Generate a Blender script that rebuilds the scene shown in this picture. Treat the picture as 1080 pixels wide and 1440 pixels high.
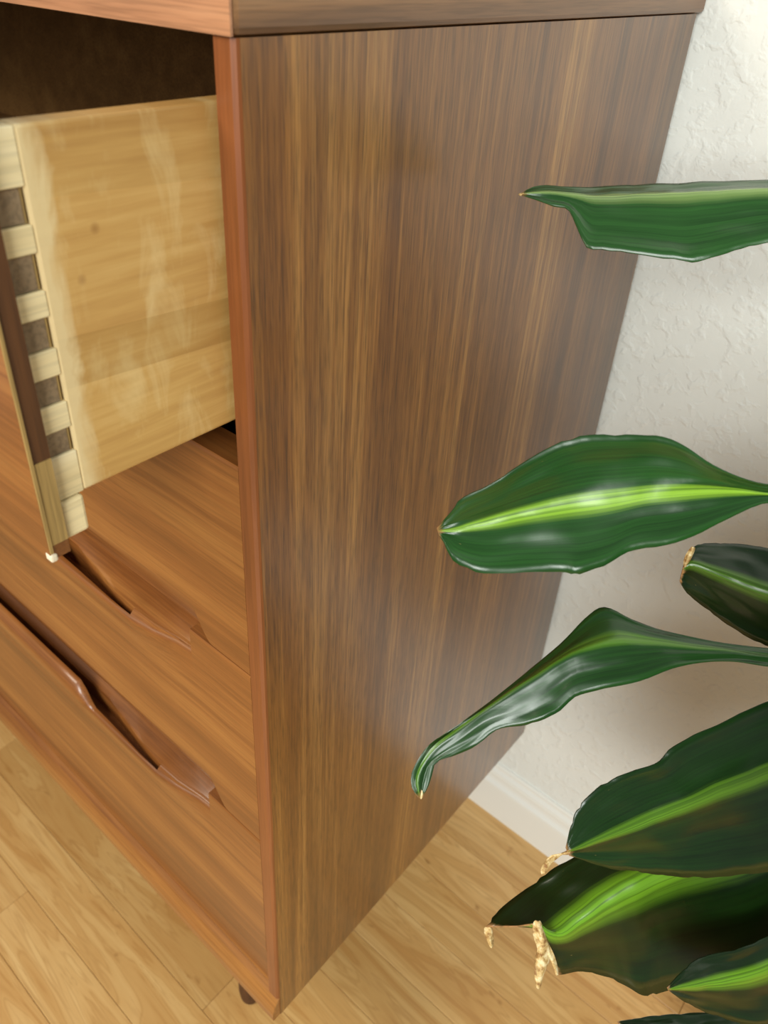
import bpy, bmesh, math, random
from mathutils import Vector, Matrix, noise

random.seed(7)
scene = bpy.context.scene
C = scene.collection
for o in list(bpy.data.objects):
    bpy.data.objects.remove(o)

# ------------------------------------------------------------------ camera
FLOOR = 1.04                                   # height of the dresser top's underside above the floor
RX = Vector((0.75543348, 0.65367289, 0.04507783))      # camera right
RD = Vector((0.39409199, -0.39832418, -0.82826889))    # camera down
RF = Vector((-0.52346133, 0.64346686, -0.55851467))    # camera forward
CAM = Vector((0.25613109, -0.22005459, 0.03069545 + FLOOR))
FPX, CX, CY = 1100.6555566, 520.350867, 665.98881      # for the 1080 x 1440 frame

cam_d = bpy.data.cameras.new('camera')
cam = bpy.data.objects.new('camera', cam_d)
C.objects.link(cam)
cam.matrix_world = Matrix(((RX.x, -RD.x, -RF.x, CAM.x), (RX.y, -RD.y, -RF.y, CAM.y),
                           (RX.z, -RD.z, -RF.z, CAM.z), (0, 0, 0, 1)))
cam_d.sensor_fit = 'VERTICAL'
cam_d.sensor_height = 36
cam_d.lens = FPX / 1440 * 36
cam_d.shift_x = (540 - CX) / 1440
cam_d.shift_y = (CY - 720) / 1440
cam_d.clip_start = 0.01
cam_d.dof.use_dof = True
cam_d.dof.focus_distance = 0.47
cam_d.dof.aperture_fstop = 11
scene.camera = cam

def at(u, v, d):
    """a point in the room seen at frame position (u, v), d metres in front of the lens"""
    return CAM + d * (RF + RX * ((u - CX) / FPX) + RD * ((v - CY) / FPX))

# ------------------------------------------------------------------ world, lights, exposure
world = bpy.data.worlds.new('room_light')
scene.world = world
world.use_nodes = True
bg = world.node_tree.nodes['Background']
bg.inputs['Color'].default_value = (0.97, 0.98, 0.94, 1)
bg.inputs['Strength'].default_value = 0.18

def area(name, loc, target, size, power, color):
    d = bpy.data.lights.new(name, 'AREA')
    d.shape = 'RECTANGLE'
    d.size, d.size_y = size
    d.energy = power
    d.color = color
    o = bpy.data.objects.new(name, d)
    C.objects.link(o)
    o.location = loc
    o.rotation_euler = (Vector(target) - Vector(loc)).to_track_quat('-Z', 'Y').to_euler()
    return o

# unseen lamp added close to the dresser so its front dims downwards, and a window on the right-hand side of the room
area('front_falloff_lamp', (-0.48, -0.78, 1.58), (-0.3, 0.0, 0.5), (0.45, 0.45), 7, (1.0, 0.90, 0.74))
area('window_daylight', (1.35, -2.4, 1.9), (0.1, 0.4, 0.8), (1.4, 1.3), 76, (0.97, 1.0, 0.96))

scene.view_settings.view_transform = 'Standard'
scene.view_settings.look = 'None'
scene.view_settings.gamma = 1
scene.view_settings.use_curve_mapping = False
scene.view_settings.exposure = 0.30

# ------------------------------------------------------------------ helpers
def lin(r, g, b):
    f = lambda c: (c / 255 / 12.92) if c / 255 <= 0.04045 else ((c / 255 + 0.055) / 1.055) ** 2.4
    return (f(r), f(g), f(b), 1)

class Nodes:
    def __init__(self, name):
        self.m = bpy.data.materials.new(name)
        self.m.use_nodes = True
        self.t = self.m.node_tree
        self.b = self.t.nodes['Principled BSDF']
    def n(self, kind, **kw):
        nd = self.t.nodes.new(kind)
        for k, v in kw.items():
            if k.startswith('_'):
                setattr(nd, k[1:], v)
            else:
                self.set(nd.inputs[k.replace('__', ' ')], v)
        return nd
    def set(self, sock, v):
        if isinstance(v, bpy.types.NodeSocket):
            self.t.links.new(v, sock)
        else:
            sock.default_value = v
    def math(self, op, a, b=None, c=None, clamp=False):
        nd = self.t.nodes.new('ShaderNodeMath')
        nd.operation = op
        nd.use_clamp = clamp
        for i, v in enumerate((a, b, c)):
            if v is not None:
                self.set(nd.inputs[i], v)
        return nd.outputs[0]
    def coords(self, scale=(1, 1, 1), kind='Object', shift=None):
        tc = self.t.nodes.new('ShaderNodeTexCoord')
        out = tc.outputs[kind]
        if shift is not None:
            a = self.t.nodes.new('ShaderNodeVectorMath')
            a.operation = 'ADD'
            self.t.links.new(out, a.inputs[0])
            self.t.links.new(shift, a.inputs[1])
            out = a.outputs[0]
        mp = self.t.nodes.new('ShaderNodeMapping')
        mp.inputs['Scale'].default_value = scale
        self.t.links.new(out, mp.inputs['Vector'])
        return mp.outputs[0]
    def noise(self, vec, scale=1, detail=3, rough=0.55, dist=0):
        nd = self.n('ShaderNodeTexNoise', Vector=vec, Scale=scale, Detail=detail, Roughness=rough, Distortion=dist)
        return nd.outputs[0]
    def ramp(self, fac, stops, interp='LINEAR'):
        nd = self.t.nodes.new('ShaderNodeValToRGB')
        nd.color_ramp.interpolation = interp
        e = nd.color_ramp.elements
        while len(e) > 1:
            e.remove(e[0])
        e[0].position, e[0].color = stops[0]
        for p, c in stops[1:]:
            x = e.new(p)
            x.color = c
        self.set(nd.inputs[0], fac)
        return nd.outputs[0]
    def mix(self, fac, a, b, blend='MIX'):
        nd = self.t.nodes.new('ShaderNodeMix')
        nd.data_type = 'RGBA'
        nd.blend_type = blend
        self.set(nd.inputs[0], fac)
        self.set(nd.inputs[6], a)
        self.set(nd.inputs[7], b)
        return nd.outputs[2]
    def bump(self, h, strength, dist):
        nd = self.n('ShaderNodeBump', Height=h, Strength=strength, Distance=dist)
        self.t.links.new(nd.outputs[0], self.b.inputs['Normal'])
    def done(self, color, rough, spec=0.5, coat=0.0, coat_rough=0.1):
        self.set(self.b.inputs['Base Color'], color)
        self.set(self.b.inputs['Roughness'], rough)
        self.b.inputs['Specular IOR Level'].default_value = spec
        self.b.inputs['Coat Weight'].default_value = coat
        self.b.inputs['Coat Roughness'].default_value = coat_rough
        return self.m

def grey(v):
    return (v, v, v, 1)

def wood(name, axis, dark, mid, light, rough=0.38, fine=1.0, band=1.0, coat=0.15, per_object=False, pores=0.25):
    """straight-grained wood, grain running along the axis"""
    w = Nodes(name)
    def sc(across, along):
        s = [across] * 3
        s['xyz'.index(axis)] = along
        return tuple(s)
    shift = None
    if per_object:
        oi = w.t.nodes.new('ShaderNodeObjectInfo')
        mul = w.t.nodes.new('ShaderNodeVectorMath')
        mul.operation = 'SCALE'
        mul.inputs[0].default_value = (37.0, 53.0, 71.0)
        w.t.links.new(oi.outputs['Random'], mul.inputs['Scale'])
        shift = mul.outputs[0]
    broad = w.noise(w.coords(sc(14 * band, 0.9 * band), shift=shift), 1, 3, 0.6, 0.35)
    strk = w.noise(w.coords(sc(75 * fine, 2.2 * fine), shift=shift), 1, 4, 0.65, 0.25)
    pore = w.noise(w.coords(sc(620 * fine, 22 * fine), shift=shift), 1, 2, 0.6)
    f = w.math('ADD', w.math('MULTIPLY', broad, 0.55), w.math('MULTIPLY', strk, 0.45))
    col = w.ramp(f, [(0.33, dark), (0.5, mid), (0.66, light)])
    pc = w.ramp(pore, [(0.36, grey(1 - pores)), (0.56, grey(1.04))])
    col = w.mix(1.0, col, pc, 'MULTIPLY')
    if per_object:
        tint = w.ramp(oi.outputs['Random'], [(0.0, (0.86, 0.82, 0.76, 1)), (0.35, (1, 1, 1, 1)), (0.7, (1.06, 1.04, 1.0, 1)), (1.0, (0.93, 0.90, 0.84, 1))])
        col = w.mix(1.0, col, tint, 'MULTIPLY')
    w.bump(w.math('ADD', w.math('MULTIPLY', strk, 0.5), pore), 0.12, 0.0006)
    return w.done(col, rough, 0.5, coat, 0.22)

M = {}
# ---- wall: knock-down plaster relief under white paint
w = Nodes('wall_paint')
big = w.noise(w.coords((1, 1, 1)), 78, 3, 0.5, 0.25)
blob = w.ramp(big, [(0.50, grey(0)), (0.64, grey(1))])
small = w.noise(w.coords((1, 1, 1)), 170, 3, 0.6, 0.4)
h = w.math('ADD', w.math('MULTIPLY', blob, 0.8), w.math('MULTIPLY', small, 0.55))
w.bump(h, 0.48, 0.0015)
M['wall'] = w.done(lin(234, 236, 231), 0.62, 0.35)
w = Nodes('trim_paint')
M['trim'] = w.done(lin(240, 239, 232), 0.32, 0.5)

# ---- woods
# side veneer: vertical figure, brown, satin lacquer
w = Nodes('side_veneer')
broad = w.noise(w.coords((1, 20, 0.55)), 1, 3, 0.55, 0.3)
mid_ = w.noise(w.coords((1, 70, 1.3)), 1, 4, 0.65, 0.2)
strk = w.noise(w.coords((1, 330, 5.5)), 1, 3, 0.65, 0.1)
pore = w.noise(w.coords((1, 900, 42)), 1, 2, 0.6)
f = w.math('ADD', w.math('ADD', w.math('MULTIPLY', broad, 0.40), w.math('MULTIPLY', mid_, 0.34)), w.math('MULTIPLY', strk, 0.26))
col = w.ramp(f, [(0.34, lin(76, 43, 14)), (0.46, lin(106, 65, 25)), (0.55, lin(130, 85, 36)), (0.66, lin(174, 126, 64))])
col = w.mix(1.0, col, w.ramp(pore, [(0.33, grey(0.62)), (0.5, grey(1.0)), (0.7, grey(1.22))]), 'MULTIPLY')
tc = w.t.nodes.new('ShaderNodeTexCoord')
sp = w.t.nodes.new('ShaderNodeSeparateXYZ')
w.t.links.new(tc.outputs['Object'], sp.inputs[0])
band_y = w.math('ADD', sp.outputs[1], w.math('MULTIPLY', w.math('SUBTRACT', broad, 0.5), 0.03))
band = w.ramp(w.math('ADD', band_y, 0.25), [(0.0, (1.12, 1.10, 1.0, 1)), (0.055, (1.10, 1.08, 1.0, 1)), (0.075, (0.86, 0.85, 0.88, 1)), (0.115, (1.0, 1.0, 1.0, 1)), (0.40, (1, 1, 1, 1)), (0.438, (1.0, 1.0, 1.0, 1)), (0.446, (0.72, 0.74, 0.74, 1)), (0.48, (0.74, 0.76, 0.76, 1))])  # tone bands by depth, with a darker strip along the back edge
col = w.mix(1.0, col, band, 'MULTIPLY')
w.bump(w.math('ADD', w.math('MULTIPLY', strk, 0.4), pore), 0.14, 0.0005)
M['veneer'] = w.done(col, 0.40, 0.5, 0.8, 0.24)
M['teak'] = wood('teak_front', 'x', lin(98, 54, 21), lin(138, 84, 38), lin(176, 120, 60), 0.38, 0.9, 1.0, 0.5, pores=0.16)
M['teak_v'] = wood('teak_edge', 'z', lin(110, 60, 30), lin(138, 80, 42), lin(160, 100, 56), 0.36, 1.0, 1.0, 0.2, pores=0.12)
M['teak_top'] = wood('teak_top_edge', 'x', lin(150, 98, 68), lin(184, 132, 96), lin(208, 160, 122), 0.34, 1.0, 1.2, 0.2, pores=0.2)
M['teak_side_edge'] = wood('teak_top_side_edge', 'y', lin(104, 74, 50), lin(138, 100, 66), lin(164, 124, 86), 0.34, 1.0, 1.2, 0.2, pores=0.22)
M['teak_dark'] = wood('teak_end_grain', 'z', lin(62, 34, 14), lin(84, 50, 22), lin(104, 66, 32), 0.6, 0.8, 1.0, 0.0)
M['inside'] = wood('carcass_inside', 'z', lin(70, 44, 18), lin(90, 60, 27), lin(108, 74, 36), 0.6, 0.7, 1.0, 0.0)
M['drawer_shaded'] = wood('drawer_shaded', 'y', lin(104, 72, 36), lin(126, 90, 48), lin(146, 108, 60), 0.6, 0.7, 1.0, 0.0)  # birch darkened to stand in for the shade inside the drawer
M['birch_core'] = wood('birch_core', 'z', lin(140, 112, 62), lin(170, 140, 84), lin(196, 168, 110), 0.6, 1.0, 1.0, 0.0)

# birch drawer side: grain along the depth, worn pale patches of old glue and a darker board
w = Nodes('birch_side')
g1 = w.noise(w.coords((1, 2.0, 26)), 1, 4, 0.6, 0.6)
g2 = w.noise(w.coords((1, 16, 240)), 1, 3, 0.6, 0.2)
st = w.noise(w.coords((1, 60, 22)), 1, 4, 0.6, 0.5)
f = w.math('ADD', w.math('MULTIPLY', g1, 0.6), w.math('MULTIPLY', g2, 0.4))
col = w.ramp(f, [(0.3, lin(176, 132, 72)), (0.5, lin(198, 157, 92)), (0.68, lin(214, 178, 114))])
col = w.mix(w.ramp(st, [(0.52, grey(0)), (0.72, grey(0.55))]), col, lin(228, 204, 150))
spots = w.n('ShaderNodeTexVoronoi', Vector=w.coords((1, 34, 30)), Scale=1.0)
col = w.mix(w.ramp(spots.outputs['Distance'], [(0.03, grey(0.6)), (0.09, grey(0))]), col, lin(140, 94, 44))
tc = w.t.nodes.new('ShaderNodeTexCoord')
sp = w.t.nodes.new('ShaderNodeSeparateXYZ')
w.t.links.new(tc.outputs['Object'], sp.inputs[0])
# three glued boards of slightly different tone
zz = w.math('ADD', sp.outputs[2], w.math('MULTIPLY', sp.outputs[1], 0.06))
boards = w.ramp(w.math('MULTIPLY', zz, 4.0), [(0.0, (1.05, 1.05, 1.02, 1)), (0.298, (0.86, 0.82, 0.74, 1)), (0.385, (1.02, 1.0, 0.97, 1)), (0.60, (0.95, 0.93, 0.89, 1))], 'CONSTANT')
col = w.mix(1.0, col, boards, 'MULTIPLY')
# bare pale wood where the finish stops short of the joint
edge = w.math('ADD', sp.outputs[1], w.math('MULTIPLY', w.math('SUBTRACT', st, 0.5), 0.03))
col = w.mix(w.ramp(w.math('MULTIPLY', edge, 10.0), [(0.27, grey(0.75)), (0.335, grey(0))]), col, lin(232, 212, 164))
w.bump(g2, 0.1, 0.0004)
M['birch'] = w.done(col, 0.5, 0.4, 0.1, 0.3)
M['birch_pale'] = wood('birch_tail', 'y', lin(222, 200, 150), lin(236, 218, 172), lin(245, 231, 194), 0.6, 0.8, 1.0, 0.0, pores=0.1)
M['pin'] = wood('dovetail_pin_wood', 'x', lin(118, 96, 70), lin(142, 120, 92), lin(160, 140, 112), 0.7, 0.8, 1.0, 0.0)
w = Nodes('kerf_dark')
M['kerf'] = w.done(lin(70, 50, 24), 0.8, 0.2)
w = Nodes('chipped_white')
M['chip'] = w.done(lin(232, 218, 190), 0.7, 0.3)

# floor boards
w = Nodes('maple_floor')
oi = w.t.nodes.new('ShaderNodeObjectInfo')
mul = w.t.nodes.new('ShaderNodeVectorMath')
mul.operation = 'SCALE'
mul.inputs[0].default_value = (31.0, 47.0, 13.0)
w.t.links.new(oi.outputs['Random'], mul.inputs['Scale'])
sh = mul.outputs[0]
b1 = w.noise(w.coords((3.2, 30, 1), shift=sh), 1, 3, 0.55, 1.4)
rings = w.math('FRACT', w.math('MULTIPLY', b1, 7.0))
rings = w.math('ABSOLUTE', w.math('SUBTRACT', rings, 0.5))
b2 = w.noise(w.coords((14, 210, 1), shift=sh), 1, 3, 0.6, 0.3)
b3 = w.noise(w.coords((26, 60, 1), shift=sh), 1, 2, 0.5, 0.0)
col = w.ramp(b1, [(0.3, lin(204, 154, 90)), (0.5, lin(220, 176, 112)), (0.7, lin(233, 194, 131))])
col = w.mix(w.ramp(rings, [(0.0, grey(0.42)), (0.22, grey(0))]), col, lin(188, 138, 78))
col = w.mix(w.ramp(b2, [(0.56, grey(0)), (0.78, grey(0.35))]), col, lin(176, 124, 66))
col = w.mix(w.ramp(b3, [(0.70, grey(0)), (0.78, grey(0.7))]), col, lin(150, 100, 48))
tint = w.ramp(oi.outputs['Random'], [(0.0, (0.84, 0.78, 0.70, 1)), (0.3, (1, 0.98, 0.95, 1)), (0.6, (1.07, 1.06, 1.04, 1)), (0.85, (0.94, 0.91, 0.86, 1)), (1.0, (1.04, 1.0, 0.96, 1))])
col = w.mix(1.0, col, tint, 'MULTIPLY')
w.bump(b2, 0.06, 0.0004)
M['floor'] = w.done(col, 0.36, 0.5, 0.3, 0.22)
w = Nodes('subfloor')
M['subfloor'] = w.done(lin(96, 66, 34), 0.8, 0.2)

# leaves: u runs from the tip (0) to the base (1), v across (0 upper edge, 1 lower edge)
def leaf_material(name, base_dark, base_light, lime, stripe_pos, stripe_w, amount=1.0, end=0.95):
    w = Nodes(name)
    uv = w.t.nodes.new('ShaderNodeUVMap')
    sep = w.t.nodes.new('ShaderNodeSeparateXYZ')
    w.t.links.new(uv.outputs[0], sep.inputs[0])
    u, v = sep.outputs[0], sep.outputs[1]
    mp = w.t.nodes.new('ShaderNodeMapping')
    mp.inputs['Scale'].default_value = (1.6, 46, 1)
    w.t.links.new(uv.outputs[0], mp.inputs['Vector'])
    vein = w.noise(mp.outputs[0], 1, 3, 0.6, 0.0)
    mp2 = w.t.nodes.new('ShaderNodeMapping')
    mp2.inputs['Scale'].default_value = (5, 9, 1)
    w.t.links.new(uv.outputs[0], mp2.inputs['Vector'])
    patch = w.noise(mp2.outputs[0], 1, 3, 0.6, 0.3)
    col = w.ramp(w.math('ADD', w.math('MULTIPLY', vein, 0.55), w.math('MULTIPLY', patch, 0.45)), [(0.35, base_dark), (0.65, base_light)])
    d = w.math('ABSOLUTE', w.math('SUBTRACT', v, stripe_pos))
    d = w.math('ADD', d, w.math('MULTIPLY', w.math('SUBTRACT', vein, 0.5), 0.10))
    s = w.ramp(d, [(stripe_w * 0.45, grey(1)), (stripe_w, grey(0))])
    # a thin dark line along the midrib inside the pale stripe
    rib = w.ramp(w.math('ABSOLUTE', w.math('SUBTRACT', v, stripe_pos - stripe_w * 0.25)), [(0.008, grey(0.55)), (0.022, grey(1))])
    s = w.math('MULTIPLY', s, rib)
    s = w.math('MULTIPLY', s, w.ramp(vein, [(0.36, grey(0.45)), (0.52, grey(1))]))
    s = w.math('MULTIPLY', s, amount)
    fade = w.ramp(u, [(0.35, grey(1)), (end, grey(0.1))])
    col = w.mix(w.math('MULTIPLY', s, fade), col, lime)
    mp3 = w.t.nodes.new('ShaderNodeMapping')
    mp3.inputs['Scale'].default_value = (60, 40, 1)
    w.t.links.new(uv.outputs[0], mp3.inputs['Vector'])
    nick = w.noise(mp3.outputs[0], 1, 2, 0.5)
    nf = w.math('MULTIPLY', w.ramp(nick, [(0.74, grey(0)), (0.78, grey(1))]), w.ramp(u, [(0.06, grey(1)), (0.16, grey(0))]))
    col = w.mix(nf, col, lin(216, 190, 120))
    tip = w.ramp(w.math('ADD', u, w.math('MULTIPLY', w.math('SUBTRACT', patch, 0.5), 0.03)), [(0.001, grey(1)), (0.006, grey(0))])
    col = w.mix(tip, col, lin(176, 130, 84))
    mp4 = w.t.nodes.new('ShaderNodeMapping')
    mp4.inputs['Scale'].default_value = (8, 3.2, 1)
    w.t.links.new(uv.outputs[0], mp4.inputs['Vector'])
    lowf = w.noise(mp4.outputs[0], 1.0, 1, 0.4, 0.2)
    w.bump(w.math('ADD', lowf, w.math('MULTIPLY', vein, 0.006)), 0.6, 0.008)
    m = w.done(col, 0.29, 0.5, 0.2, 0.2)
    return m
M['leaf'] = leaf_material('leaf_green', lin(20, 54, 18), lin(36, 84, 30), lin(140, 186, 50), 0.53, 0.10, 1.0, 0.8)
M['leaf_top'] = leaf_material('leaf_grey_green', lin(24, 60, 22), lin(44, 92, 38), lin(150, 178, 104), 0.45, 0.13, 0.85, 1.0)
M['leaf_twist'] = leaf_material('leaf_faint_stripe', lin(16, 48, 14), lin(32, 78, 24), lin(104, 154, 44), 0.42, 0.12, 0.7, 0.55)
M['leaf_shaded'] = leaf_material('leaf_shaded_green', lin(8, 28, 6), lin(16, 44, 11), lin(86, 128, 32), 0.5, 0.12, 0.8, 0.9)  # shaded copy of the leaf, the shade put into its base colour
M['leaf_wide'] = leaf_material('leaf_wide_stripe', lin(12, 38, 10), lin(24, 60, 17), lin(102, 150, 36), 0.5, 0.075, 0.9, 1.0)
M['leaf_low_shaded'] = leaf_material('leaf_broad_stripe', lin(9, 30, 6), lin(18, 48, 10), lin(112, 164, 36), 0.5, 0.15, 1.0, 0.75)  # base greens lowered to carry the shade of the lower cluster
w = Nodes('dry_leaf')
uvn = w.noise(w.coords((260, 260, 260)), 1, 3, 0.6)
M['dry'] = w.done(w.ramp(uvn, [(0.35, lin(150, 108, 62)), (0.5, lin(208, 176, 116)), (0.65, lin(238, 220, 174))]), 0.6, 0.3)
w = Nodes('cane_bark')
ring = w.noise(w.coords((30, 30, 130)), 1, 3, 0.6)
w.bump(ring, 0.5, 0.002)
M['cane'] = w.done(w.ramp(ring, [(0.35, lin(96, 80, 56)), (0.65, lin(150, 130, 96))]), 0.8, 0.2)
w = Nodes('pot_glaze')
M['pot'] = w.done(w.ramp(w.noise(w.coords((9, 9, 9)), 1, 3, 0.5), [(0.3, lin(70, 62, 54)), (0.7, lin(92, 82, 70))]), 0.4, 0.5, 0.2)
w = Nodes('potting_soil')
sn = w.noise(w.coords((1, 1, 1)), 120, 4, 0.6)
w.bump(sn, 0.8, 0.004)
M['soil'] = w.done(w.ramp(sn, [(0.3, lin(32, 22, 14)), (0.7, lin(70, 52, 36))]), 0.9, 0.2)

# ---- object builders
def make(name, verts, faces, mat, parent=None, origin=(0, 0, 0), smooth=False, uvs=None, bevel=0.0, seg=2):
    o0 = Vector(origin)
    me = bpy.data.meshes.new(name)
    me.from_pydata([tuple(Vector(v) - o0) for v in verts], [], faces)
    bm = bmesh.new()
    bm.from_mesh(me)
    if uvs is None:
        bmesh.ops.recalc_face_normals(bm, faces=bm.faces)
    bm.to_mesh(me)
    bm.free()
    if uvs is not None:
        lay = me.uv_layers.new(name='UVMap')
        for lp in me.loops:
            lay.data[lp.index].uv = uvs[lp.vertex_index]
    me.materials.append(mat)
    if smooth:
        for p in me.polygons:
            p.use_smooth = True
    o = bpy.data.objects.new(name, me)
    C.objects.link(o)
    if parent is not None:
        o.parent = parent
        po = Vector(parent.get('_o', (0, 0, 0)))
        o.location = o0 - po
    else:
        o.location = o0
    o['_o'] = tuple(o0)
    if bevel:
        b = o.modifiers.new('bevel', 'BEVEL')
        b.width = bevel
        b.segments = seg
        b.limit_method = 'ANGLE'
        b.angle_limit = math.radians(35)
        for p in me.polygons:
            p.use_smooth = False
    return o

def box_vf(x0, x1, y0, y1, z0, z1):
    v = [(x0, y0, z0), (x1, y0, z0), (x1, y1, z0), (x0, y1, z0), (x0, y0, z1), (x1, y0, z1), (x1, y1, z1), (x0, y1, z1)]
    f = [(0, 3, 2, 1), (4, 5, 6, 7), (0, 1, 5, 4), (1, 2, 6, 5), (2, 3, 7, 6), (3, 0, 4, 7)]
    return v, f

def box(name, x, y, z, mat, parent=None, origin=None, bevel=0.0):
    v, f = box_vf(x[0], x[1], y[0], y[1], z[0], z[1])
    if origin is None:
        origin = parent['_o'] if parent is not None else ((x[0] + x[1]) / 2, (y[0] + y[1]) / 2, z[0])
    return make(name, v, f, mat, parent, origin, bevel=bevel)

def empty(name, loc):
    o = bpy.data.objects.new(name, None)
    o.empty_display_size = 0.1
    o.location = loc
    o['_o'] = tuple(loc)
    C.objects.link(o)
    return o

def tag(o, label=None, cat=None, kind=None, group=None):
    if label: o['label'] = label
    if cat: o['category'] = cat
    if kind: o['kind'] = kind
    if group: o['group'] = group
    return o

def prism(name, profile, x0, x1, mat, parent=None, origin=None, smooth=False):
    """(y, z) outline swept along x"""
    n = len(profile)
    v = [(x0, y, z) for y, z in profile] + [(x1, y, z) for y, z in profile]
    f = [tuple(range(n)), tuple(reversed(range(n, 2 * n)))]
    f += [(i, (i + 1) % n, n + (i + 1) % n, n + i) for i in range(n)]
    if origin is None:
        origin = parent['_o'] if parent is not None else ((x0 + x1) / 2, profile[0][0], profile[0][1])
    return make(name, v, f, mat, parent, origin, smooth)

def lathe(name, prof, centre, mat, parent=None, n=32, axis_tilt=None):
    v, f = [], []
    for r, z in prof:
        for i in range(n):
            a = 2 * math.pi * i / n
            v.append((r * math.cos(a), r * math.sin(a), z))
    for j in range(len(prof) - 1):
        for i in range(n):
            k = (i + 1) % n
            f.append((j * n + i, j * n + k, (j + 1) * n + k, (j + 1) * n + i))
    f.append(tuple(reversed(range(n))))
    f.append(tuple(range((len(prof) - 1) * n, len(prof) * n)))
    c = Vector(centre)
    pts = [Vector(p) for p in v]
    if axis_tilt is not None:
        pts = [Vector((p.x + axis_tilt[0] * p.z, p.y + axis_tilt[1] * p.z, p.z)) for p in pts]
    o = make(name, [p + c for p in pts], f, mat, parent, tuple(c), smooth=True)
    return o

# ------------------------------------------------------------------ room: floor, wall, baseboard
WALL_Y = 0.463
floor = box('floor', (-1.75, 1.85), (-2.4, WALL_Y), (-0.06, -0.0125), M['subfloor'])
tag(floor, 'pale maple strip floor of narrow boards', 'floor', 'structure')
W = 0.064
Y0 = -0.067
meshes = {}
def board(x0, x1, row):
    L = round(x1 - x0, 3)
    y0 = Y0 + row * W
    wd = W if row < 7 else WALL_Y - y0
    key = (L, row >= 7)
    g = 0.0005
    if key not in meshes:
        e = 0.0005
        hx, hy = L / 2 - g / 2, wd / 2 - g / 2
        v = [(-hx, -hy, -0.012), (hx, -hy, -0.012), (hx, hy, -0.012), (-hx, hy, -0.012),
             (-hx, -hy, -e), (hx, -hy, -e), (hx, hy, -e), (-hx, hy, -e),
             (-hx + e, -hy + e, 0), (hx - e, -hy + e, 0), (hx - e, hy - e, 0), (-hx + e, hy - e, 0)]
        f = [(0, 3, 2, 1), (8, 9, 10, 11)]
        for a in (0, 4):
            f += [(a + i, a + (i + 1) % 4, a + 4 + (i + 1) % 4, a + 4 + i) for i in range(4)]
        me = bpy.data.meshes.new('floor_board')
        me.from_pydata(v, [], f)
        me.materials.append(M['floor'])
        meshes[key] = me
    o = bpy.data.objects.new('floor_board', meshes[key])
    C.objects.link(o)
    o.parent = floor
    fo = Vector(floor['_o'])
    o.location = Vector(((x0 + x1) / 2, y0 + wd / 2, 0)) - fo
joints = {-1: [-0.42], 1: [-0.135], 0: [-0.62, 0.30], 6: [-0.30, 0.34], 5: [-0.55, 0.42], 2: [-0.40, 0.17], 3: [-0.72, 0.52], 4: [-0.18, 0.62], -2: [-0.75, -0.12]}
lengths = [0.36, 0.44, 0.52, 0.60]
for row in range(-22, 8):
    js = joints.get(row, [])
    if not js:
        js = [round(random.uniform(-0.8, 0.2), 3)]
    xs = list(js)
    while xs[0] > -1.7:
        xs.insert(0, round(max(-1.74, xs[0] - random.choice(lengths)), 3))
    while xs[-1] < 1.8:
        xs.append(round(min(1.84, xs[-1] + random.choice(lengths)), 3))
    for a, b in zip(xs[:-1], xs[1:]):
        if b - a > 0.05:
            board(a, b, row)

wall = box('wall_back', (-1.75, 1.85), (WALL_Y, WALL_Y + 0.1), (-0.06, 2.44), M['wall'])
tag(wall, 'white textured plaster wall behind the dresser', 'wall', 'structure')
yb = WALL_Y
bb = [(yb, 0), (yb - 0.013, 0), (yb - 0.013, 0.064), (yb - 0.0125, 0.068), (yb - 0.0095, 0.073), (yb - 0.0085, 0.078),
      (yb - 0.0085, 0.084), (yb - 0.0075, 0.089), (yb - 0.0045, 0.094), (yb - 0.004, 0.099), (yb - 0.0025, 0.102), (yb, 0.102)]
base = prism('baseboard_back', bb, -1.75, 1.85, M['trim'])
tag(base, 'white moulded baseboard along the wall', 'baseboard', 'structure')

# ------------------------------------------------------------------ dresser
Z = FLOOR                     # underside of the dresser top; lower heights are Z - h
DEP, WID, TH = 0.45, 0.92, 0.0120
dresser = empty('dresser', (-WID / 2, DEP / 2, 0))
tag(dresser, 'tall brown teak chest of drawers with its top drawer pulled out, beside the plant', 'dresser')
BOT = Z - 0.8315

def side(x0, x1, outer):
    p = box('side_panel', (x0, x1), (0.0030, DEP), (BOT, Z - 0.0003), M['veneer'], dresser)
    # solid teak edge strip with its outer corner eased
    s = 1 if outer > 0 else -1
    xo, xi = (x1, x0) if s > 0 else (x0, x1)
    z0, z1 = BOT + 0.035, Z - 0.0003
    c = 0.0024
    prof = [(xi, 0.0), (xo - s * c, 0.0), (xo - s * 0.0004, 0.0014), (xo, 0.0029), (xi, 0.0029)]
    n = len(prof)
    v = [(x, y, z0) for x, y in prof] + [(x, y, z1) for x, y in prof]
    f = [tuple(range(n)), tuple(range(n, 2 * n))] + [(i, (i + 1) % n, n + (i + 1) % n, n + i) for i in range(n)]
    e = make('edge_strip', v, f, M['teak_v'], p, p['_o'])
    tag(e, 'reddish teak edging strip')
    return p
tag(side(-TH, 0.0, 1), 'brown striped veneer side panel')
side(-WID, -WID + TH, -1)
top = box('top', (-WID - 0.001, 0.0012), (-0.001, WALL_Y - 0.0012), (Z, Z + 0.022), M['teak_side_edge'], dresser, bevel=0.003)
te = box('front_edge', (-WID - 0.001, 0.0008), (-0.0022, -0.0009), (Z + 0.0003, Z + 0.0215), M['teak_top'], top)
tag(te, 'pinkish teak front edge of the top')
box('back_panel', (-WID + TH, -TH), (DEP - 0.012, DEP - 0.005), (BOT + 0.01, Z - 0.001), M['inside'], dresser)
for zr in (0.197, 0.359, 0.545, 0.72):
    pass
il = box('inner_lining', (-TH - 0.0015, -TH - 0.0002), (0.024, DEP - 0.013), (Z - 0.19, Z - 0.001), M['inside'], dresser)
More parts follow.
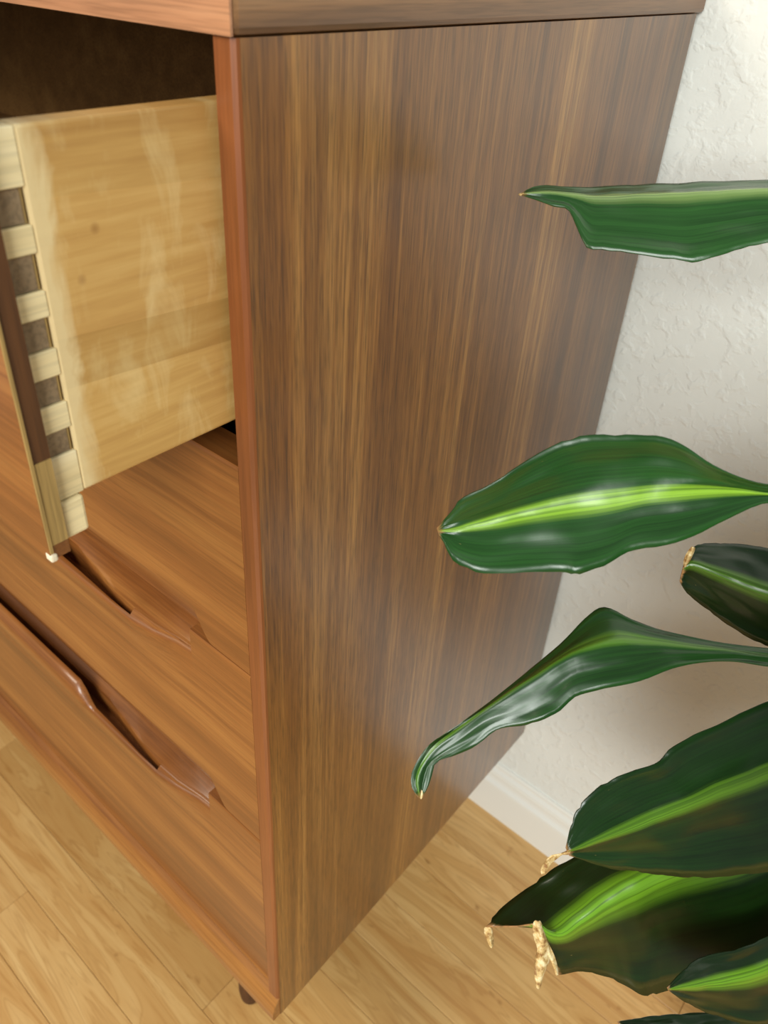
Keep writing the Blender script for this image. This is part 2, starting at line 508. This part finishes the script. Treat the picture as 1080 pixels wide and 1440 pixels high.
box('inner_lining', (-WID + TH + 0.0002, -WID + TH + 0.0015), (0.024, DEP - 0.013), (Z - 0.19, Z - 0.001), M['inside'], dresser)
box('dust_panel', (-WID + TH, -TH), (0.05, DEP - 0.013), (Z - 0.1865, Z - 0.1815), M['inside'], dresser)
# base rail below the lowest drawer and its forward moulding
rail = box('base_rail', (-WID + TH + 0.0005, -TH - 0.0005), (0.006, 0.026), (BOT + 0.012, Z - 0.7215), M['teak'], dresser)
mold = [(0.026, BOT), (-0.005, BOT), (-0.0062, BOT + 0.002), (-0.0062, BOT + 0.013), (-0.0045, BOT + 0.021), (0.0005, BOT + 0.030), (0.0055, BOT + 0.0345), (0.026, BOT + 0.0345)]
bm_ = prism('base_moulding', mold, -WID + 0.0005, -0.0008, M['teak'], dresser)
box('bottom_board', (-WID + TH, -TH), (0.027, DEP - 0.013), (BOT + 0.012, BOT + 0.03), M['inside'], dresser)

# tapered splayed legs
def leg(tx, ty, fx, fy):
    h = BOT + 0.011
    v, f = [], []
    n = 20
    for k, (t, r) in enumerate([(0, 0.0095), (0.015, 0.0125), (0.06, 0.0145), (0.5, 0.018), (1, 0.022)]):
        cx, cy = fx + (tx - fx) * t, fy + (ty - fy) * t
        for i in range(n):
            a = 2 * math.pi * i / n
            v.append((cx + r * math.cos(a), cy + r * math.sin(a), h * t))
    for k in range(4):
        f += [(k * n + i, k * n + (i + 1) % n, (k + 1) * n + (i + 1) % n, (k + 1) * n + i) for i in range(n)]
    f += [tuple(reversed(range(n))), tuple(range(4 * n, 5 * n))]
    make('leg', v, f, M['teak_dark'], dresser, dresser['_o'], smooth=True)
leg(-0.135, 0.085, -0.104, 0.047)
leg(-WID + 0.135, 0.085, -WID + 0.104, 0.047)
leg(-0.135, DEP - 0.085, -0.104, DEP - 0.047)
leg(-WID + 0.135, DEP - 0.085, -WID + 0.104, DEP - 0.047)

def smooth01(t):
    t = max(0.0, min(1.0, t))
    return t * t * (3 - 2 * t)

X_R, X_L = -0.0123, -WID + 0.0123
XC = -WID / 2
def drawer_front(zt, zb, handle, cut_below, dy=0.0, name='drawer', T=0.021, e0=0.0745):
    """drawer front as one swept board; section changes along x make the finger ledge, the slot and the raised lip pull"""
    C1, C2 = 0.0090, T - 0.0012
    LZ = 0.022                              # drop of the finger ledge below the top edge
    slot0, bar0 = 0.139, 0.236   # distances of ledge end, slot tip and pull end from the right side
    half = -XC
    ds = [-X_R, e0 - 0.0005, e0, 0.09, 0.115, slot0 - 0.0006, slot0, 0.15, 0.165, 0.18, 0.195, 0.21, 0.223, bar0 - 0.004, bar0 - 0.001, bar0 + 0.004, bar0 + 0.010, bar0 + 0.018, 0.29, 0.34, half]
    c0 = 0.050                               # end of the chamfer under the drawer above the pull
    ds = sorted(set(ds + [c0 + 0.0022 * k for k in range(11)] + [0.027]))
    xs = [-d for d in ds] + [2 * XC + d for d in reversed(ds[:-1])]
    secs = []
    for x in xs:
        d = min(-x, x + WID)
        h = handle and d >= e0
        # bulge of the face under the pull
        bul = 0.0
        if handle:
            bul = 0.0085 * smooth01((d - e0) / 0.07)
        barup = smooth01((d - bar0 + 0.001) / 0.018) if handle else 0.0
        bul += 0.0045 * barup
        ch = 0.0
        if cut_below:
            ch = 0.026 * smooth01((d - c0) / 0.022)
        sec = [(T, zb), (C1, zb), (0.0, zb + ch if ch else zb), (0.0, zb + max(ch, 0.001) + 0.004), (0.0, (zb + zt) / 2 - 0.02)]
        if not h:
            for k in (0.075, 0.05, 0.03, 0.012, 0.004):
                sec.append((0.0, zt - k))
            sec += [(0.0, zt - 0.001), (0.0006, zt)]
            sec += [(0.003, zt), (0.006, zt), (0.007, zt), (0.0075, zt), (0.008, zt), (0.009, zt), (0.010, zt), (C2 - 0.0006, zt), (C2, zt), (T, zt)]
        else:
            zl = zt - LZ
            lip_z = zl - 0.004 * smooth01((d - e0) / 0.05) + barup * 0.0245
            rr = 0.0030 + 0.0060 * barup
            for k, q_ in ((0.075, 0.08), (0.052, 0.36), (0.042, 0.66)):
                sec.append((-bul * q_, zt - k + 0.006 * barup * q_))
            sec += [(-bul, lip_z - rr * 1.25), (-bul + 0.14 * rr, lip_z - 0.62 * rr), (-bul + 0.48 * rr, lip_z - 0.17 * rr), (-bul + 0.95 * rr, lip_z)]
            # slot between the lip and the ledge
            if d >= slot0:
                q = smooth01((d - slot0) / 0.10)
                back = -0.0015 + 0.0105 * q
                front = -0.0052 + 0.0025 * q
                deep = zl - 0.012 - 0.010 * q
                sec += [(max(front - 0.0005, -bul + 0.97 * rr), lip_z - 0.0002), (front, lip_z - 0.0015), (front, deep), (back, deep), (back, zl - 0.0035 * (1 - q)), (back + 0.0008, zl)]
                sec += [(max(back + 0.0016, 0.006), zl + 0.001)]
            else:
                k1 = max(-bul * 0.35, -bul + 1.0 * rr)
                sec += [(k1, zl - 0.0006), (k1 + 0.0006, zl - 0.0004), (k1 + 0.0012, zl), (k1 + 0.0018, zl), (k1 + 0.0024, zl + 0.0002), (k1 + 0.003, zl + 0.0004)]
                sec += [(0.006, zl + 0.001)]
            sec += [(C2 - 0.0006, zl + 0.005), (C2, zt), (T, zt)]
        secs.append([(y + dy, z) for y, z in sec])
    n = len(secs[0])
    v, f = [], []
    for x, s in zip(xs, secs):
        assert len(s) == n, (len(s), n)
        v += [(x, y, z) for y, z in s]
    for j in range(len(xs) - 1):
        f += [(j * n + i, j * n + (i + 1) % n, (j + 1) * n + (i + 1) % n, (j + 1) * n + i) for i in range(n)]
    f += [tuple(range(n)), tuple(range((len(xs) - 1) * n, len(xs) * n))]
    o = make(name, v, f, M['teak'], dresser, (XC, dy, zb))
    for p in o.data.polygons:
        p.use_smooth = True
    try:
        o.data.set_sharp_from_angle(angle=math.radians(38))
    except Exception:
        pass
    return o

PULL = -0.1065
d1 = drawer_front(Z - 0.0015, Z - 0.1975, False, True, PULL, T=0.0094)
tag(d1, 'top drawer, pulled out, with pale birch sides')
d2 = drawer_front(Z - 0.199, Z - 0.3580, True, True, e0=0.10)
d3 = drawer_front(Z - 0.3600, Z - 0.5440, True, True)
d4 = drawer_front(Z - 0.5460, Z - 0.7195, True, False)

def drawer_box(d, zb, zt, dy, detailed=False):
    """sides, back and bottom of a drawer, children of its front"""
    y0, y1 = 0.0226 + dy, 0.40 + dy
    t = 0.012
    xr = -0.0160
    so = d['_o']
    s = box('drawer_side', (xr - t, xr), (y0, y1), (zb, zt), M['birch'], d, so, bevel=0.0012)
    tag(s, 'pale birch drawer side')
    box('drawer_side', (-WID - xr, -WID - xr + t), (y0, y1), (zb, zt), M['drawer_shaded'], d, so, bevel=0.0012)
    box('drawer_back', (-WID - xr + t + 0.0002, xr - t - 0.0002), (y1 - 0.012, y1 - 0.0003), (zb + 0.01, zt - 0.004), M['drawer_shaded'], d, so)
    box('drawer_bottom', (-WID - xr + t + 0.0002, xr - t - 0.0002), (y0 + 0.0003, y1 - 0.0125), (zb + 0.008, zb + 0.013), M['drawer_shaded'], d, so)
    return s
drawer_box(d1, Z - 0.1732, Z - 0.0240, PULL)
for d, a, b in ((d2, 0.352, 0.232), (d3, 0.538, 0.396), (d4, 0.714, 0.582)):
    drawer_box(d, Z - a, Z - b, 0.0)

# dovetail joint at the front of the open drawer
so = d1['_o']
yf, yt = PULL + 0.0225, PULL + 0.0095      # shoulder of the side, ends of the tails
pins = [(0.0440, 0.0570), (0.0675, 0.0815), (0.0920, 0.1050), (0.1165, 0.1285), (0.1405, 0.1520)]
zs = 0.0242
for a, b in pins + [(0.1732, None)]:
    box('dovetail', (-0.026, -0.0159), (yt, yf + 0.0004), (Z - a, Z - zs), M['birch_pale'], d1, so, bevel=0.0006)
    if b is None:
        break
    p_ = box('dovetail_pin', (-0.026, -0.0172), (yt, yf - 0.0018), (Z - b + 0.0005, Z - a - 0.0005), M['pin'], d1, so)
    box('saw_kerf', (-0.026, -0.0170), (yf - 0.0016, yf - 0.0010), (Z - b + 0.0004, Z - a - 0.0004), M['birch_core'], d1, so)
    zs = b
box('front_core', (-WID + 0.026, -0.0262), (PULL + 0.0095, PULL + 0.0224), (Z - 0.1925, Z - 0.005), M['birch_core'], d1, so)
# end of the drawer front: dark teak lap above, paler core block below
box('front_lap', (X_R - 0.0002, X_R + 0.0004), (PULL + 0.0016, PULL + 0.0093), (Z - 0.148, Z - 0.003), M['teak_dark'], d1, so)
box('front_lap', (X_R - 0.0002, X_R + 0.0006), (PULL + 0.0016, PULL + 0.0093), (Z - 0.190, Z - 0.1483), M['birch_core'], d1, so)
box('front_lip', (X_R - 0.0002, X_R + 0.0012), (PULL + 0.0001, PULL + 0.0014), (Z - 0.1935, Z - 0.002), M['birch_core'], d1, so)
box('corner_block', (-0.030, -0.0140), (PULL + 0.0096, PULL + 0.0212), (Z - 0.1925, Z - 0.1736), M['birch_pale'], d1, so, bevel=0.0015)
box('chip', (X_R - 0.004, X_R + 0.0012), (PULL - 0.0004, PULL + 0.003), (Z - 0.1985, Z - 0.1945), M['chip'], d1, so, bevel=0.001)

# ------------------------------------------------------------------ potted corn plant
SX, SY = 0.42, 0.30
plant = empty('corn_plant', (SX, SY, 0.19))
tag(plant, 'glossy green corn plant with lime striped leaves reaching across the dresser side', 'plant')
pot = lathe('plant_pot', [(0.066, 0.0), (0.070, 0.004), (0.090, 0.19), (0.094, 0.20), (0.097, 0.205), (0.097, 0.222), (0.093, 0.225), (0.088, 0.222), (0.085, 0.205), (0.0838, 0.19)], (SX, SY, 0.0), M['pot'])
tag(pot, 'dark grey glazed pot on the floor holding the corn plant', 'pot')
sl = []
n_ = 36
soil_v, soil_f = [(SX, SY, 0.197)], []
for j, r in enumerate((0.02, 0.04, 0.06, 0.0832)):
    for i in range(n_):
        a = 2 * math.pi * i / n_
        soil_v.append((SX + r * math.cos(a), SY + r * math.sin(a), 0.195 + 0.003 * math.sin(5 * a + j) - 0.001 * j))
for i in range(n_):
    soil_f.append((0, 1 + i, 1 + (i + 1) % n_))
    for j in range(3):
        a, b = 1 + j * n_, 1 + (j + 1) * n_
        soil_f.append((a + i, b + i, b + (i + 1) % n_, a + (i + 1) % n_))
make('soil', soil_v, soil_f, M['soil'], pot, pot['_o'], smooth=True)
lathe('cane', [(0.014, 0.0), (0.0135, 0.2), (0.0145, 0.205), (0.013, 0.21), (0.013, 0.40), (0.014, 0.405), (0.012, 0.41), (0.011, 0.60), (0.009, 0.75), (0.004, 0.785)], (SX, SY, 0.199), M['cane'], plant, 20)

def catmull(pts, n):
    """n points, evenly spread by chord length, through the stations"""
    L = [0.0]
    for a, b in zip(pts[:-1], pts[1:]):
        L.append(L[-1] + (b - a).length)
    return L

def spline(pts, ts, t):
    k = 0
    while k < len(ts) - 2 and t > ts[k + 1]:
        k += 1
    s = (t - ts[k]) / max(1e-9, ts[k + 1] - ts[k])
    p1, p2 = pts[k], pts[k + 1]
    h = ts[k + 1] - ts[k]
    m1 = (p2 - (pts[k - 1] if k > 0 else p1)) * (h / max(1e-9, ts[k + 1] - (ts[k - 1] if k > 0 else ts[k])))
    m2 = ((pts[k + 2] if k + 2 < len(pts) else p2) - p1) * (h / max(1e-9, (ts[k + 2] if k + 2 < len(pts) else ts[k + 1]) - ts[k]))
    s2, s3 = s * s, s * s * s
    return p1 * (2 * s3 - 3 * s2 + 1) + m1 * (s3 - 2 * s2 + s) + p2 * (-2 * s3 + 3 * s2) + m2 * (s3 - s2)

def leaf_mesh(name, ups, mids, lows, mat, nu=110, nv=8, wave=0.0012, seed=0, curl=0.0):
    """a leaf blade through three 3D rails: upper edge, midrib, lower edge"""
    ts = catmull(mids, nu)
    tot = ts[-1]
    v, uv, f = [], [], []
    for i in range(nu + 1):
        t = tot * i / nu
        U, Mi, Lo = spline(ups, ts, t), spline(mids, ts, t), spline(lows, ts, t)
        nrm = (U - Lo).cross(spline(mids, ts, min(tot, t + 0.002)) - spline(mids, ts, max(0, t - 0.002)))
        nrm = nrm.normalized() if nrm.length > 1e-9 else Vector((0, 0, 1))
        wloc = (U - Lo).length
        for j in range(-nv, nv + 1):
            s = j / nv
            e = abs(s)
            p = Mi.lerp(U if s < 0 else Lo, e)
            amp = min(1.0, wloc / 0.03)
            arch = 0.10 * wloc * (e * (1 - e))
            rip = wave * amp * e * noise.noise(Vector((t * 38 + seed, s * 1.6, seed * 3.1)))
            rip += 0.0006 * amp * noise.noise(Vector((t * 90 + seed, s * 3, seed)))
            p = p + nrm * (arch * (1 + curl) + rip)
            if e > 0.6 and t < 0.4 * tot:
                bite = noise.noise(Vector((t * 150 + seed * 7, s * 4, seed * 1.7))) + 0.6 * noise.noise(Vector((t * 420, s * 9, seed)))
                p = p + (Mi - p) * (0.09 * max(0.0, bite) * (e - 0.6) / 0.4 * (1 - t / (0.4 * tot)))
            v.append(p)
            uv.append((i / nu, (s + 1) / 2))
    w_ = 2 * nv + 1
    for i in range(nu):
        for j in range(2 * nv):
            f.append((i * w_ + j, i * w_ + j + 1, (i + 1) * w_ + j + 1, (i + 1) * w_ + j))
    o = make(name, v, f, mat, plant, plant['_o'], smooth=True, uvs=uv)
    so_ = o.modifiers.new('thickness', 'SOLIDIFY')
    so_.thickness = 0.0007
    so_.offset = 0
    return o

def depth_of(p):
    return (p - CAM).dot(RF)

def view_leaf(name, st, d_tip, base_z, off_u, off_l, mat, seed, wave=0.0012, bow=0.0):
    """stations (upper, mid, lower) seen in the frame; the depth runs from the tip's to the cane's"""
    base = Vector((SX, SY, base_z))
    d_base = depth_of(base)
    # share of the way from tip to base, by distance in the frame
    ms = [Vector(s[1]) for s in st]
    bu = CX + FPX * (base - CAM).dot(RX) / d_base
    bv = CY + FPX * (base - CAM).dot(RD) / d_base
    L = [0.0]
    for a, b in zip(ms[:-1], ms[1:]):
        L.append(L[-1] + (b - a).length)
    tot = L[-1] + (Vector((bu, bv)) - ms[-1]).length
    ups, mids, lows = [], [], []
    for s, l in zip(st, L):
        t = l / tot
        d = d_tip + (d_base - d_tip) * t + bow * math.sin(math.pi * t)
        k = min(1.0, abs(Vector(s[0]).y - Vector(s[2]).y) / 120)
        ups.append(at(*s[0], d + off_u * k))
        mids.append(at(*s[1], d))
        lows.append(at(*s[2], d + off_l * k))
    wv = (ups[-1] - lows[-1]).normalized() * 0.006
    mids.append(base)
    ups.append(base + wv)
    lows.append(base - wv)
    return leaf_mesh(name, ups, mids, lows, mat, seed=seed, wave=wave)

L1 = [((733, 272), (733, 273), (733, 274)), ((747, 264), (750, 272), (750, 280)), ((768, 261), (772, 271), (778, 290)),
      ((800, 264), (800, 274), (800, 296)), ((822, 264), (822, 276), (811, 320)), ((838, 263), (838, 277), (822, 346)),
      ((865, 261), (865, 276), (850, 352)), ((905, 259), (905, 274), (905, 359)), ((950, 258), (950, 272), (968, 369)),
      ((1000, 256), (1000, 270), (1005, 361)), ((1080, 254), (1080, 266), (1080, 341)), ((1240, 258), (1240, 272), (1240, 322)), ((1500, 285), (1500, 298), (1500, 325))]
L2 = [((614, 743), (615, 746), (617, 752)), ((636, 718), (640, 744), (626, 766)), ((648, 702), (665, 737), (634, 786)),
      ((690, 681), (700, 727), (668, 804)), ((726, 657), (745, 716), (722, 806)), ((770, 631), (790, 707), (790, 805)),
      ((812, 614), (830, 701), (813, 808)), ((870, 611), (870, 696), (852, 796)), ((925, 613), (915, 690), (886, 776)),
      ((962, 626), (955, 687), (932, 768)), ((1000, 652), (1000, 686), (982, 750)), ((1040, 671), (1040, 688), (1020, 731)),
      ((1080, 681), (1080, 694), (1078, 707)), ((1250, 690), (1250, 702), (1250, 715)), ((1500, 680), (1500, 690), (1500, 702))]
L3 = [((964, 786), (960, 800), (956, 818)), ((977, 768), (972, 793), (962, 830)), ((1000, 764), (1000, 802), (985, 850)),
      ((1040, 765), (1040, 817), (1025, 880)), ((1080, 771), (1080, 832), (1075, 907)), ((1150, 790), (1150, 850), (1150, 925)),
      ((1250, 815), (1250, 855), (1250, 905)), ((1450, 835), (1450, 850), (1450, 868))]
L4 = [((588, 1121), (591, 1122), (594, 1121)), ((578, 1104), (588, 1097), (605, 1101)), ((580, 1084), (594, 1078), (612, 1074)),
      ((598, 1053), (612, 1052), (638, 1063)), ((625, 1032), (640, 1030), (668, 1050)), ((655, 1012), (672, 1006), (700, 1026)),
      ((700, 979), (715, 975), (742, 1019)), ((745, 942), (758, 948), (780, 1005)), ((790, 904), (800, 922), (812, 978)),
      ((825, 868), (842, 910), (855, 967)), ((850, 854), (880, 905), (900, 958)), ((890, 872), (925, 907), (945, 941)),
      ((945, 889), (975, 912), (985, 931)), ((1010, 903), (1025, 916), (1030, 930)), ((1080, 912), (1080, 924), (1080, 937)),
      ((1250, 925), (1250, 936), (1250, 949)), ((1480, 945), (1480, 955), (1480, 966))]
LA = [((796, 1192), (797, 1197), (800, 1203)), ((801, 1168), (820, 1190), (830, 1213)), ((808, 1143), (850, 1178), (860, 1221)),
      ((826, 1120), (885, 1164), (895, 1226)), ((864, 1094), (925, 1147), (935, 1231)), ((924, 1073), (975, 1127), (985, 1233)),
      ((948, 1046), (1010, 1112), (1030, 1232)), ((1010, 1018), (1050, 1097), (1070, 1228)), ((1080, 988), (1100, 1077), (1120, 1215)),
      ((1180, 955), (1190, 1050), (1200, 1160)), ((1330, 985), (1330, 1040), (1330, 1105)), ((1480, 1040), (1480, 1058), (1480, 1080))]
LB = [((682, 1304), (757, 1298), (786, 1369)), ((704, 1278), (785, 1312), (815, 1366)), ((740, 1250), (815, 1292), (845, 1371)),
      ((780, 1220), (850, 1265), (880, 1386)), ((830, 1195), (890, 1240), (907, 1399)), ((900, 1175), (950, 1212), (950, 1390)),
      ((1000, 1150), (1030, 1185), (1060, 1375)), ((1120, 1135), (1130, 1165), (1150, 1300)), ((1300, 1140), (1300, 1160), (1300, 1200)), ((1430, 1150), (1430, 1162), (1430, 1176))]
LC = [((938, 1389), (939, 1391), (940, 1393)), ((960, 1366), (965, 1388), (962, 1408)), ((985, 1348), (1010, 1380), (1005, 1428)),
      ((1040, 1334), (1060, 1368), (1075, 1445)), ((1120, 1300), (1130, 1340), (1150, 1420)), ((1280, 1230), (1290, 1265), (1290, 1310)), ((1420, 1200), (1420, 1212), (1420, 1228))]
LD = [((868, 1436), (870, 1440), (874, 1446)), ((920, 1428), (930, 1455), (940, 1490)), ((990, 1424), (1000, 1460), (1010, 1520)),
      ((1080, 1405), (1090, 1450), (1100, 1520)), ((1200, 1350), (1210, 1390), (1220, 1440)), ((1360, 1300), (1360, 1315), (1360, 1330))]
LE = [((900, 1290), (905, 1300), (905, 1315)), ((950, 1240), (960, 1290), (960, 1350)), ((1020, 1200), (1030, 1265), (1030, 1360)),
      ((1100, 1180), (1110, 1240), (1110, 1330)), ((1250, 1170), (1250, 1210), (1250, 1250)), ((1420, 1200), (1420, 1212), (1420, 1226))]

leaf1 = view_leaf('leaf', L1, 0.435, Z - 0.070, 0.022, -0.012, M['leaf_top'], 1, 0.0006)
leaf2 = view_leaf('leaf', L2, 0.390, Z - 0.150, -0.012, -0.006, M['leaf'], 2, 0.0022)
leaf3 = view_leaf('leaf', L3, 0.470, Z - 0.230, 0.015, 0.020, M['leaf_shaded'], 3)
leaf4 = view_leaf('leaf', L4, 0.430, Z - 0.285, 0.025, -0.010, M['leaf_twist'], 4, 0.0016)
leafA = view_leaf('leaf', LA, 0.435, Z - 0.360, -0.004, 0.012, M['leaf_wide'], 5, 0.002)
leafB = view_leaf('leaf', LB, 0.475, Z - 0.430, 0.030, 0.020, M['leaf_low_shaded'], 6, 0.002)
leafC = view_leaf('leaf', LC, 0.455, Z - 0.470, 0.000, 0.010, M['leaf_low_shaded'], 7)
leafD = view_leaf('leaf', LD, 0.520, Z - 0.540, 0.010, 0.020, M['leaf_shaded'], 8)
leafE = view_leaf('leaf', LE, 0.560, Z - 0.500, 0.010, 0.020, M['leaf_shaded'], 9)
tag(leaf1, 'topmost leaf seen edge-on, folded along its midrib')
tag(leaf2, 'broad glossy leaf with a lime central stripe')
tag(leaf3, 'shaded leaf with a browned tip')
tag(leaf4, 'drooping twisted leaf with a chewed tip')
tag(leafA, 'large wavy leaf over the lower cluster')
tag(leafB, 'folded lower leaf with a dry shrivelled tip')

# unseen leaves all round the cane, added to shade the lower panel and floor
def unseen_leaf(az, z, length, droop, seed):
    d = Vector((math.cos(az), math.sin(az), 0))
    sd = Vector((-math.sin(az), math.cos(az), 0))
    ups, mids, lows = [], [], []
    prof = [(0.0, 0.001), (0.06, 0.016), (0.2, 0.030), (0.45, 0.036), (0.7, 0.026), (0.9, 0.012), (1.0, 0.006)]
    for t, w2 in prof:
        r = (1 - t) * length
        q = Vector((SX, SY, z)) + d * r + Vector((0, 0, 0.10 * math.sin(min(1, r / length * 1.2) * 2.2) - droop * (r / length) ** 2))
        up = Vector((0, 0, 0.012 * min(1, w2 / 0.03)))
        mids.append(q)
        ups.append(q + sd * w2 + up)
        lows.append(q - sd * w2 + up)
    for q in ups + mids + lows:
        dq = depth_of(q)
        if (q - CAM).length < 0.12 or q.y > WALL_Y - 0.03 or q.x < 0.06:
            return None
        if dq > 0.02:
            u, v = CX + FPX * (q - CAM).dot(RX) / dq, CY + FPX * (q - CAM).dot(RD) / dq
            if -100 < u < 1190 and -100 < v < 1570:
                return None
    return leaf_mesh('leaf', ups, mids, lows, M['leaf'], nu=30, nv=4, seed=seed)
rl = random.Random(11)
placed = 0
for i in range(260):
    az = -0.4 + i * 2.39996
    dz = 0.04 + 0.58 * ((i * 0.618) % 1.0)
    if unseen_leaf(az, Z - 0.02 - dz, rl.uniform(0.28, 0.50), rl.uniform(0.06, 0.28), 20 + i):
        placed += 1
    if placed >= 44:
        break
print('free leaves', placed)

# dry, crinkled ends
def dry(parent, pts, wd, d, seed):
    """a shrivelled strip hanging through frame points at depth d"""
    v, f = [], []
    m = len(pts)
    rnd = random.Random(seed)
    for k, (u, vv, s) in enumerate(pts):
        for j in range(5):
            a = (j / 4 - 0.5) * 2
            dd = d + 0.003 * rnd.uniform(-1, 1) * s + 0.002 * a * a
            v.append(at(u + a * wd * s * 0.5, vv + rnd.uniform(-2, 2), dd))
    for k in range(m - 1):
        for j in range(4):
            f.append((k * 5 + j, k * 5 + j + 1, (k + 1) * 5 + j + 1, (k + 1) * 5 + j))
    o = make('dry_tip', v, f, M['dry'], parent, parent['_o'], smooth=True)
    s_ = o.modifiers.new('thickness', 'SOLIDIFY')
    s_.thickness = 0.0006
    s_.offset = 0
    ss = o.modifiers.new('smooth', 'SUBSURF')
    ss.levels = ss.render_levels = 1
    tag(o, 'dry straw-coloured leaf tip')
dry(leafB, [(755, 1294, .5), (756, 1306, .9), (760, 1322, 1.0), (766, 1336, .9), (763, 1346, 1.3), (762, 1356, 1.0), (758, 1368, .8), (757, 1380, .5), (757, 1391, .3)], 19, 0.474, 1)
dry(leafB, [(764, 1318, .5), (770, 1332, .7), (776, 1346, .8), (781, 1358, .6), (784, 1372, .3)], 12, 0.476, 2)
dry(leafB, [(686, 1303, .8), (687, 1312, 1.0), (689, 1322, .8), (692, 1333, .3)], 14, 0.500, 3)
dry(leafA, [(804, 1196, .5), (796, 1202, 1.0), (786, 1200, 1.0), (778, 1206, .9), (770, 1213, .7), (765, 1222, .8), (764, 1230, .4)], 15, 0.436, 4)
dry(leaf4, [(592, 1110, .6), (592, 1117, .9), (591, 1124, .4)], 10, 0.430, 5)
dry(leaf3, [(975, 768, .5), (970, 778, 1.0), (966, 788, .8), (963, 797, .4)], 13, 0.469, 6)
dry(leaf1, [(738, 272, .6), (734, 273, 1.0), (730, 275, .5)], 7, 0.435, 7)

for o in bpy.data.objects:
    if '_o' in o:
        del o['_o']
